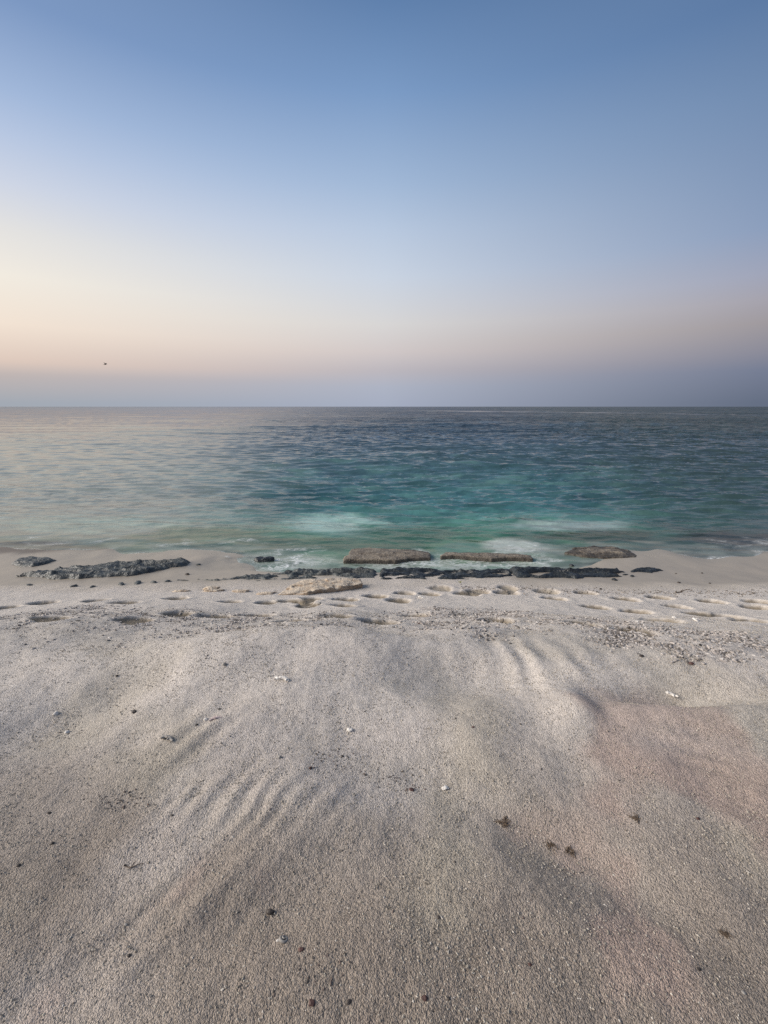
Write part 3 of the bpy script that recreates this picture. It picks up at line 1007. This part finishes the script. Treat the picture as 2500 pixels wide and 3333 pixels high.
def coral_branch(px, py, wpx, seed, mat, label, group=None):
    m = px_m(px, py); s = wpx * m / 2
    rs = random.Random(seed); parts = []
    ang = rs.uniform(-.5, .5)
    spine = [np.array([t * s, .25 * s * math.sin(t * 2.1 + seed), .16 * s * (1 - abs(t))]) for t in np.linspace(-1, 1, 7)]
    parts.append(tube(spine, [s * r * rs.uniform(.8, 1.15) for r in (.10, .20, .26, .24, .27, .22, .12)], 9))
    for k in range(4):
        i = rs.randint(1, 5); a = rs.uniform(0, 6.28); ln = s * rs.uniform(.35, .6)
        d = np.array([math.cos(a), math.sin(a), rs.uniform(.1, .7)])
        parts.append(tube([spine[i], spine[i] + d * ln * .6, spine[i] + d * ln + np.array([0, 0, -.05 * s])], [s * .2, s * .17, s * .07], 8))
    V, F = join(parts)
    V = V + .05 * s * np.stack([perlin(V[:, 0] / s * 3, V[:, 1] / s * 3 + k, 600 + k) for k in range(3)], 1)
    o = poly_obj('coral_fragment', rot_z(V, ang), F, mat)
    place(o, px, py, -.06 * s)
    return tag(o, label, 'coral', group)


def stone(px, py, wpx, seed, mat, label, cat='pebble', flat=.55, group=None, name='pebble', rough=.25):
    m = px_m(px, py); s = wpx * m / 2 * .72
    rs = random.Random(seed)
    v, f = lump((s, s * rs.uniform(.6, .85), s * flat), seed, 3, rough)
    o = poly_obj(name, rot_z(v, rs.uniform(-.5, .5)), f, mat)
    place(o, px, py, -.12 * s)
    return tag(o, label, cat, group)


GC = 'bleached coral pieces scattered on the sand'
coral_branch(919, 2213, 48, 1, M_CORAL, 'knobbly white coral branch on the pale hump left of centre', GC)
coral_branch(700, 2342, 36, 2, M_PINKCORAL, 'pinkish branching coral piece on the furrowed slope left of centre', GC)
coral_branch(2182, 2262, 40, 3, M_CORAL, 'white coral branch lying in the grey hollow at the right', GC)
coral_branch(1372, 1946, 26, 4, M_CORAL, 'small chalky coral knob between footprints near the waterline', GC)
stone(182, 2323, 24, 5, M_CORAL, 'smooth upright white coral pebble alone on the darker left slope', 'coral', .75, GC, 'coral_fragment')
stone(218, 2384, 22, 6, M_CORAL, 'rounded white coral pebble with dark grit beside it at the left', 'coral', .6, GC, 'coral_fragment')
stone(1138, 2377, 26, 7, M_CORAL, 'lumpy pale coral stone on the open central sand', 'coral', .6, GC, 'coral_fragment', .4)
coral_branch(545, 2405, 44, 8, M_GREY, 'long low grey coral stick lying on a furrow crest', GC)
stone(2076, 2024, 18, 9, M_CORAL, 'little white chip just above the lone dark pit on the right', 'coral', .4, GC, 'coral_fragment', .4)
stone(2196, 2010, 20, 10, M_CORAL, 'oblong white chip right of a broad shallow footprint', 'coral', .4, GC, 'coral_fragment', .35)
stone(1450, 2565, 30, 11, M_CORAL, 'flat pale flake of coral low on the central slope', 'coral', .22, GC, 'coral_fragment', .5)
stone(670, 2342, 18, 12, M_CORAL, 'small white coral lump beside the pinkish coral piece', 'coral', .6, GC, 'coral_fragment')
stone(910, 2467, 24, 13, M_GREY, 'grey upright coral stump casting a small shadow left of centre', 'coral', .8, GC, 'coral_fragment', .4)
stone(905, 3063, 20, 14, M_CORAL, 'white oval pebble touching the round grey shell in the foreground', 'coral', .6, GC, 'coral_fragment')
stone(2420, 3232, 22, 38, M_GREY, 'grey pebble near the bottom right corner', 'pebble', .6)


def ring_shell(px, py, wpx, mat, label, seed):
    s = wpx * px_m(px, py) / 2
    V = []; F = []; nu, nv = 40, 10
    for i in range(nu):
        t = i / (nu - 1); a = t * 2 * math.pi * 1.55; rr = s * (.78 - .55 * t); tr = s * (.34 - .26 * t)
        for j in range(nv):
            w = 2 * math.pi * j / nv
            V.append(((rr + tr * math.cos(w)) * math.cos(a), (rr + tr * math.cos(w)) * math.sin(a), tr * math.sin(w) + s * .6 * t))
    for i in range(nu - 1):
        for j in range(nv):
            F.append((i * nv + j, i * nv + (j + 1) % nv, (i + 1) * nv + (j + 1) % nv, (i + 1) * nv + j))
    o = poly_obj('shell', V, F, mat)
    place(o, px, py, -.1 * s); o.rotation_euler = (.5, .2, seed)
    return tag(o, label, 'shell')


ring_shell(2265, 2021, 24, M_CORAL, 'white coiled shell on the coral shingle at the right', 1.0)
ring_shell(924, 3062, 34, M_GREY, 'round grey snail shell in the gravelly foreground sand', 2.2)

GP = 'dark pebbles lying on the sand'
DARKS = [(2088, 2136, 22, M_PEBBLE, 'oval black pebble alone below the shingle pit at the right'), (2250, 2160, 22, M_RED, 'dark red pebble inside the right hand shingle field'),
         (437, 2317, 24, M_PEBBLE, 'small black pebble on the left slope near the white pebble'), (1540, 2368, 18, M_RED, 'dark red pebble on the smooth central right sand'),
         (980, 3092, 26, M_RED, 'rusty red stone below the grey snail shell'), (880, 2970, 34, M_PEBBLE, 'chunky dark brown stone above the grey snail shell'),
         (1428, 2986, 18, M_PEBBLE, 'round black pebble in the lower middle of the sand'), (1383, 3250, 30, M_RED, 'tall dark red stone at the bottom edge centre right'),
         (1460, 3250, 16, M_PEBBLE, 'small black pebble right of the tall dark red stone'), (160, 2647, 18, M_PEBBLE, 'black pebble on the lower left slope'),
         (60, 2817, 20, M_PEBBLE, 'dark pebble close to the left edge of the foreground'), (170, 2745, 20, M_PEBBLE, 'brown black stone between two pebbles at the left'),
         (1340, 2572, 24, M_RED, 'brown red stone at the end of the grit trail'), (1010, 2500, 18, M_RED, 'red brown pebble at the start of the central grit trail'),
         (1115, 2462, 14, M_PEBBLE, 'black pebble with a white chip above the grit trail'), (640, 2360, 14, M_PEBBLE, 'tiny black pebble under the pinkish coral'),
         (715, 2308, 12, M_PEBBLE, 'tiny black pebble right above the pinkish coral'), (1725, 3140, 18, M_RED, 'small maroon pebble on the lower right gravel'),
         (1015, 3265, 32, M_RED, 'maroon stone half buried at the bottom edge left of centre'), (1135, 3262, 24, M_PEBBLE, 'dark stone half buried near the bottom edge centre'),
         (2275, 3155, 20, M_PEBBLE, 'dark pebble at the lower right'), (2272, 2665, 16, M_RED, 'dark pebble on the pink sand at the right'),
         (560, 2655, 14, M_PEBBLE, 'small dark pebble beside the grit patch on the left slope'), (380, 2200, 14, M_PEBBLE, 'dark chip on the upper left slope'),
         (730, 2163, 22, M_GREY, 'grey flat stone on the upper left hump'), (420, 3110, 18, M_PEBBLE, 'dark pebble in the lower left foreground'),
         (410, 3010, 16, M_GREY, 'grey pebble on the lower left furrow'), (1235, 1858, 1, None, None),
         (2285, 1866, 10, M_PEBBLE, 'single dark pebble on the smooth wet sand at the right'), (2200, 1867, 8, M_PEBBLE, 'tiny dark pebble right of the little broken black rock'),
         (2210, 1897, 14, M_PEBBLE, 'flat dark chip midway down the wet sand'), (2310, 1899, 10, M_PEBBLE, 'thin dark chip right on the wet sand near the strand'),
         (1955, 1918, 14, M_PEBBLE, 'dark lump on the strand line at the right'), (610, 1870, 20, M_PEBBLE, 'small dark stone beside the right tip of the long left ledge'),
         (1040, 1966, 20, M_GREY, 'pale stone stuck between close footprints near the beam'), (1365, 2030, 14, M_RED, 'red brown pebble on the coral shingle above centre')]
for i, (px, py, w, m, lab) in enumerate(DARKS):
    if m: stone(px, py, w, 40 + i, m, lab, 'pebble', .6, GP, 'pebble')

# half-buried slabs left of the stone beam
GB = 'half buried flat stones left of the beam'
for i, (px, py, w, lab) in enumerate(((590, 1925, 50, 'flattest of the half buried brown stones, farthest left'), (692, 1924, 66, 'brown half buried stone split in two tiers'),
                                      (785, 1926, 62, 'smooth brown half buried stone between two others'), (862, 1934, 58, 'brown half buried stone with a twig beside it'))):
    m = px_m(px, py); s = w * m / 2
    v, f = lump((s, s * .45, s * .24), 90 + i, 4, .25)
    if i == 1:
        v2, f2 = lump((s * .75, s * .32, s * .2), 97, 3, .25)
        v, f = join([(v, f), (v2 + np.array([-.2 * s, .5 * s, .12 * s]), f2)])
    o = poly_obj('flat_stone', rot_z(v, .12), f, M_TAN)
    place(o, px, py, .02 * s)
    tag(o, lab, 'stone', GB)


for i, (px, py, w) in enumerate(((448, 1899, 34), (500, 1896, 26), (545, 1893, 24), (240, 1909, 26), (300, 1911, 20), (395, 1903, 28), (95, 1905, 22), (645, 1838, 20))):
    crumb(px, py, w, 70 + i, M_GREYROCK, 'small grey rock crumb on the sand along the foot of the long left ledge', 'rock crumbs along the left ledge')
for i, (px, py, w) in enumerate(((2022, 1862, 22), (2034, 1871, 18), (2058, 1876, 20), (2000, 1888, 26), (1860, 1846, 20))):
    crumb(px, py, w, 80 + i, M_DARK, 'small black rock crumb on wet sand around the pointed end of the right ledge', 'rock crumbs by the right ledge')


def twig(px, py, wpx, seed, mat, label, forks=3):
    s = wpx * px_m(px, py) / 2
    rs = random.Random(seed); parts = []
    spine = [np.array([t * s, .2 * s * math.sin(2 * t + seed), s * (.12 + .12 * math.sin(3 * t))]) for t in np.linspace(-1, 1, 8)]
    parts.append(tube(spine, [s * .07 * (1.2 - i / 9) for i in range(8)], 7))
    for k in range(forks):
        p = spine[2 + k % 5]; a = rs.uniform(.3, 1.1) * rs.choice((1, -1))
        d = np.array([math.cos(a), math.sin(a), rs.uniform(.3, .9)]); l = s * rs.uniform(.4, .7)
        parts.append(tube([p, p + d * l * .5, p + d * l + np.array([.1 * s, 0, .05 * s])], [s * .055, s * .045, s * .02], 6))
    V, F = join(parts)
    o = poly_obj('twig', V, F, mat); place(o, px, py)
    return tag(o, label, 'twig')


twig(893, 1931, 30, 3, M_WOOD, 'dark forked twig standing up beside the left tip of the stone beam')
twig(435, 2818, 60, 5, M_WOOD, 'short brown driftwood stick on the lower left slope', 2)
twig(2225, 1928, 60, 7, M_WOOD, 'thin dark stick on the right hand strand line', 1)


def tuft(px, py, wpx, seed, label):
    s = wpx * px_m(px, py) / 2
    s *= .85; rs = random.Random(seed); parts = []
    for k in range(26):
        a = rs.uniform(0, 6.28); l = s * rs.uniform(.5, 1.1); h = s * rs.uniform(.05, .4); x, y = rs.gauss(0, .25) * s, rs.gauss(0, .2) * s
        b = a + rs.uniform(-.9, .9)
        parts.append(tube([(x, y, 0), (x + .5 * l * math.cos(a), y + .5 * l * math.sin(a), h), (x + .5 * l * (math.cos(a) + math.cos(b)), y + .5 * l * (math.sin(a) + math.sin(b)), h * .2)],
                          [s * .05, s * .045, s * .02], 5))
    V, F = join(parts)
    o = poly_obj('seaweed_tuft', V, F, M_WEED); place(o, px, py)
    return tag(o, label, 'seaweed', 'dry seaweed tufts on the sand')


tuft(1642, 2678, 60, 1, 'brown dry seaweed tuft on pale sand right of centre')
tuft(1795, 2755, 50, 2, 'reddish brown seaweed wisp left of the darker tuft')
tuft(1855, 2770, 50, 3, 'dark seaweed tuft in the hollow right of the brown wisp')
tuft(2362, 3042, 50, 4, 'brown seaweed tuft in the lower right foreground')
tuft(2068, 2665, 44, 5, 'small seaweed tuft on the pink sand')


def leaf(px, py, wpx):
    s = wpx * px_m(px, py) / 2
    parts = []
    for a in (-.9, 0, .8):
        V = []; F = []
        for i in range(7):
            t = i / 6; w = .25 * math.sin(math.pi * min(1, t * .95 + .05)); z = s * (.9 * t - .35 * t * t) + .002
            for q, dz in ((-1, .05), (0, -.02), (1, .05)): V.append((s * (t * math.sin(a) + q * w * math.cos(a)), s * (.2 * t - q * w * .2), z + dz * s))
        for i in range(6):
            for j in range(2): F.append((i * 3 + j, i * 3 + j + 1, i * 3 + j + 4, i * 3 + j + 3))
        parts.append((np.array(V), np.array(F)))
    V, F = join(parts)
    o = poly_obj('sprout', V, F, M_LEAF)
    p = at(float(px), float(py), SEA + .12); q = float(land(np.array(p[0]), np.array(p[1])))
    place(o, px, py)
    return tag(o, 'tiny yellow green sprout at the front edge of the blue black ledge', 'plant')


leaf(1498, 1898, 18)

# a bird far out over the water
def bird():
    dx, dy, dz = ray(343, 1186)
    t = 55.0
    L = .40
    prof = [(-.50, .015), (-.38, .05), (-.2, .10), (0, .125), (.2, .10), (.32, .06), (.40, .07), (.48, .055), (.54, .02), (.62, .006)]
    V, F = tube([(a * L, 0, .02 * math.sin(a * 3)) for a, _ in prof], [r * L for _, r in prof], 10)
    parts = [(V, F)]
    for s in (-1, 1):                       # wings, half lowered
        wv = []; wf = []
        for i in range(9):
            u = i / 8; ch = L * (.40 * (1 - .75 * u ** 1.5)); yy = s * L * (.08 + 1.0 * u); zz = L * (.06 + .50 * math.sin(u * 1.6) - .15 * u * u); xx = L * (.06 + .10 * math.sin(u * 3) - .34 * u * u)
            for q, th in ((.5, 0), (.15, .018), (-.5, 0), (.1, -.012)): wv.append((xx + q * ch, yy, zz + th * L * (1.2 - u)))
        for i in range(8):
            for k in range(4): wf.append((i * 4 + k, i * 4 + (k + 1) % 4, (i + 1) * 4 + (k + 1) % 4, (i + 1) * 4 + k))
        parts.append((np.array(wv), np.array(wf)))
    tv = np.array([(-.40 * L, -.03 * L, .01), (-.40 * L, .03 * L, .01), (-.78 * L, .10 * L, 0), (-.78 * L, -.10 * L, 0), (-.40 * L, 0, -.01), (-.78 * L, 0, -.008)])
    parts.append((tv, np.array([(0, 1, 2, 3), (0, 3, 5, 4), (1, 4, 5, 2)])))
    V, F = join(parts)
    o = poly_obj('bird', V, F, M_BIRD)
    o.location = (dx * t, dy * t, CAM_Z + dz * t)
    o.rotation_euler = (R(8), R(-10), R(55))
    tag(o, 'small dark bird flying low over the sea in the warm left sky', 'bird')


bird()

# ------------------------------------------------------------------ uncountable coral shingle, grit, strand litter, foam
def scatter(name, X, Y, size, seed, mats, templ='chip', stretch=(1.0, 2.6), lift=.25):
    rs = np.random.RandomState(seed)
    n = len(X)
    Z = full_land(X, Y)
    if templ == 'chip':
        bv, bf = ico(1)
    else:
        bv = np.array([(1, 0, 0), (0, 1, 0), (-1, 0, 0), (0, -1, 0), (0, 0, 1), (0, 0, -1)], float)
        bf = np.array([(0, 1, 4), (1, 2, 4), (2, 3, 4), (3, 0, 4), (1, 0, 5), (2, 1, 5), (3, 2, 5), (0, 3, 5)])
    k = len(bv)
    V = np.repeat(bv[None], n, 0) * (1 + .28 * (rs.rand(n, k, 1) - .5) * 2)
    sx = size * rs.uniform(stretch[0], stretch[1], n); sy = size * rs.uniform(.6, 1.1, n); sz = size * rs.uniform(.45, .9, n)
    V = V * np.stack([sx, sy, sz], 1)[:, None, :]
    # random tilt and heading
    t = rs.normal(0, .25, n); ct, st = np.cos(t), np.sin(t)
    x, z = V[:, :, 0] * ct[:, None] - V[:, :, 2] * st[:, None], V[:, :, 0] * st[:, None] + V[:, :, 2] * ct[:, None]
    a = rs.uniform(0, 6.28, n); ca, sa = np.cos(a)[:, None], np.sin(a)[:, None]
    xx = x * ca - V[:, :, 1] * sa; yy = x * sa + V[:, :, 1] * ca
    P = np.stack([xx + X[:, None], yy + Y[:, None], z + (Z + lift * sz)[:, None]], 2).reshape(-1, 3)
    F = (bf[None] + (np.arange(n) * k)[:, None, None]).reshape(-1, 3)
    tone = np.repeat(rs.rand(n), k)
    o = mesh_obj(name, P, F, mats, smooth=False, attrs={'tone': ('FLOAT', tone)})
    o['kind'] = 'stuff'
    return o


def chip_material(name, stops):
    n = NT(name)
    r = n.new('ShaderNodeValToRGB'); n.link(n.attr('tone', 'Fac'), r.inputs[0])
    el = r.color_ramp.elements
    while len(el) < len(stops): el.new(.5)
    for e, (p, c) in zip(el, stops): e.position = p; e.color = (*c, 1)
    v = n.noise(n.pos(), 180, 3, .6)
    n.principled(Base_Color=n.mix(n.range(v, .3, .7, 0, .35), r.outputs[0], (.30, .27, .24)), Roughness=.9, Normal=n.bump(v, .002, .7))
    return n.m


M_CHIPS = chip_material('coral_chips', [(0, (.05, .042, .038)), (.22, (.16, .14, .125)), (.4, (.36, .32, .29)), (.85, (.54, .49, .45)), (1, (.66, .62, .58))])
M_GRAINS = chip_material('coarse_grains', [(0, (.14, .115, .09)), (.15, (.30, .265, .21)), (.5, (.44, .395, .32)), (.9, (.54, .485, .41)), (1, (.66, .61, .54))])
M_GRIT = chip_material('dark_grit', [(0, (.03, .024, .02)), (.6, (.08, .06, .05)), (1, (.16, .10, .08))])

rs = np.random.RandomState(21)
X = rs.uniform(-7, 7, 400000); Y = rs.uniform(2.3, 5.2, 400000)
dens = shingle(X, Y)
ok = rs.rand(len(X)) < dens ** 1.4 * .42
o = scatter('coral_shingle', X[ok], Y[ok], rs.uniform(.0038, .0095, ok.sum()), 22, M_CHIPS)
tag(o, 'pale broken coral shingle strewn along the beach crest', 'shingle')
# loose grains over the whole dry foreground
X = rs.uniform(-3.4, 3.4, 150000); Y = .45 + 3.4 * rs.rand(150000) ** 1.15
ok = (np.abs(X) < 1.0 + Y * 1.0)
X, Y = X[ok], Y[ok]
ok = rs.rand(len(X)) < .55 + .45 * ss(-.2, .3, fbm(X * 1.5, Y * 1.5, 130, 3))
o = scatter('coarse_sand_grains', X[ok], Y[ok], rs.uniform(.0012, .0034, ok.sum()) * (1 + .3 * (rs.rand(ok.sum()) < .06)), 23, M_GRAINS, 'grain', (.8, 1.7), .3)
tag(o, 'loose coarse grains covering the dry sand', 'sand grains')
# dark grit trails and flecks
gx, gy = [], []
for px, py, w, h, n in ((1090, 2470, 110, 50, 60), (1250, 2530, 90, 40, 50), (1340, 2565, 40, 20, 25), (380, 2610, 120, 40, 70), (240, 2385, 40, 20, 25), (830, 2100, 300, 60, 40),
                        (1700, 2900, 500, 250, 30), (980, 3150, 160, 120, 60), (500, 2350, 500, 250, 40), (1800, 2400, 600, 250, 30), (1200, 2300, 500, 250, 30),
                        (1300, 2030, 900, 40, 150), (400, 2010, 450, 40, 90), (2200, 2100, 350, 100, 130), (1900, 2030, 500, 40, 80)):
    q = at(np.clip(px + rs.normal(0, .5, n) * w, 2, 2498), np.clip(py + rs.normal(0, .5, n) * h, 1935, 3325)); gx.append(q[:, 0]); gy.append(q[:, 1])
X, Y = np.concatenate(gx), np.concatenate(gy)
o = scatter('dark_grit', X, Y, rs.uniform(.0014, .0040, len(X)), 24, M_GRIT, 'chip', (.9, 1.8))
tag(o, 'dark grit and flecks sprinkled over the pale sand', 'grit')
# litter along the last high-water line
px = rs.uniform(1500, 2500, 900); py = 1916 + 14 * ss(1600, 2050, px) + 2 * ss(2050, 2500, px) + rs.normal(0, 4.2, 900)
m2 = rs.rand(900) < .35; py = np.where(m2, py + 3 + rs.normal(0, 7, 900), py)
q = at(px, py)
o = scatter('strand_litter', q[:, 0], q[:, 1], rs.uniform(.003, .008, 900), 25, chip_material('litter', [(0, (.05, .04, .03)), (.6, (.14, .11, .085)), (1, (.45, .40, .34))]), 'chip', (1.0, 3.2))
tag(o, 'thin dark line of litter left by the tide on the right', 'litter')


def foam_sheet():
    parts = []; cov = []
    for pts, z, seed, k in (
            ([(1590, 1812), (1560, 1800), (1620, 1770), (1690, 1752), (1760, 1746), (1790, 1772), (1800, 1798), (1740, 1806)], .020, 1, .48),
            ([(1390, 1812), (1430, 1796), (1500, 1790), (1440, 1786), (1330, 1776), (1320, 1790), (1370, 1798)], .025, 2, .25),
            ([(1380, 1842), (1420, 1826), (1560, 1830), (1720, 1828), (1800, 1846), (1640, 1846), (1480, 1850)], .018, 3, .30),
            ([(560, 1812), (700, 1798), (860, 1796), (960, 1812), (1060, 1822), (1000, 1834), (850, 1826), (700, 1826)], .018, 4, .30),
            ([(1990, 1775), (2050, 1766), (2100, 1776), (2080, 1792), (2030, 1790)], .030, 5, .55),
            ([(2080, 1812), (2200, 1790), (2350, 1778), (2500, 1786), (2560, 1798), (2400, 1790), (2250, 1800), (2160, 1814)], .016, 6, .40),
            ([(-60, 1815), (60, 1800), (200, 1800), (400, 1808), (560, 1800), (560, 1808), (400, 1816), (200, 1812), (60, 1812)], .016, 7, .20)):
        poly = outline(pts, SEA + z)
        P = np.array(poly); res = .03
        X, Y = np.meshgrid(np.arange(P[:, 0].min(), P[:, 0].max(), res), np.arange(P[:, 1].min(), P[:, 1].max(), res))
        D, _, _ = sdf(poly, X, Y)
        ks = D > 0
        q = ks[:-1, :-1] & ks[1:, :-1] & ks[:-1, 1:] & ks[1:, 1:]
        idx = np.arange(X.size).reshape(X.shape)
        r, c = np.nonzero(q)
        F = np.stack([idx[r, c], idx[r, c + 1], idx[r + 1, c + 1], idx[r + 1, c]], 1)
        used = np.unique(F); remap = -np.ones(X.size, int); remap[used] = np.arange(len(used))
        zz = SEA + z + .010 * fbm(X * 4, Y * 6, 700 + seed, 3)
        V = np.stack([X.ravel(), Y.ravel(), zz.ravel()], 1)[used]
        parts.append((V, remap[F])); cov.append((ss(0, .22, D).ravel() * (k + .3) - .3)[used])
    V, F = join(parts)
    o = mesh_obj('foam', V, F, M_FOAM, attrs={'cover': ('FLOAT', np.concatenate(cov))})
    tag(o, 'white wash and foam streaks around the reef slabs', 'foam', kind='stuff')


foam_sheet()
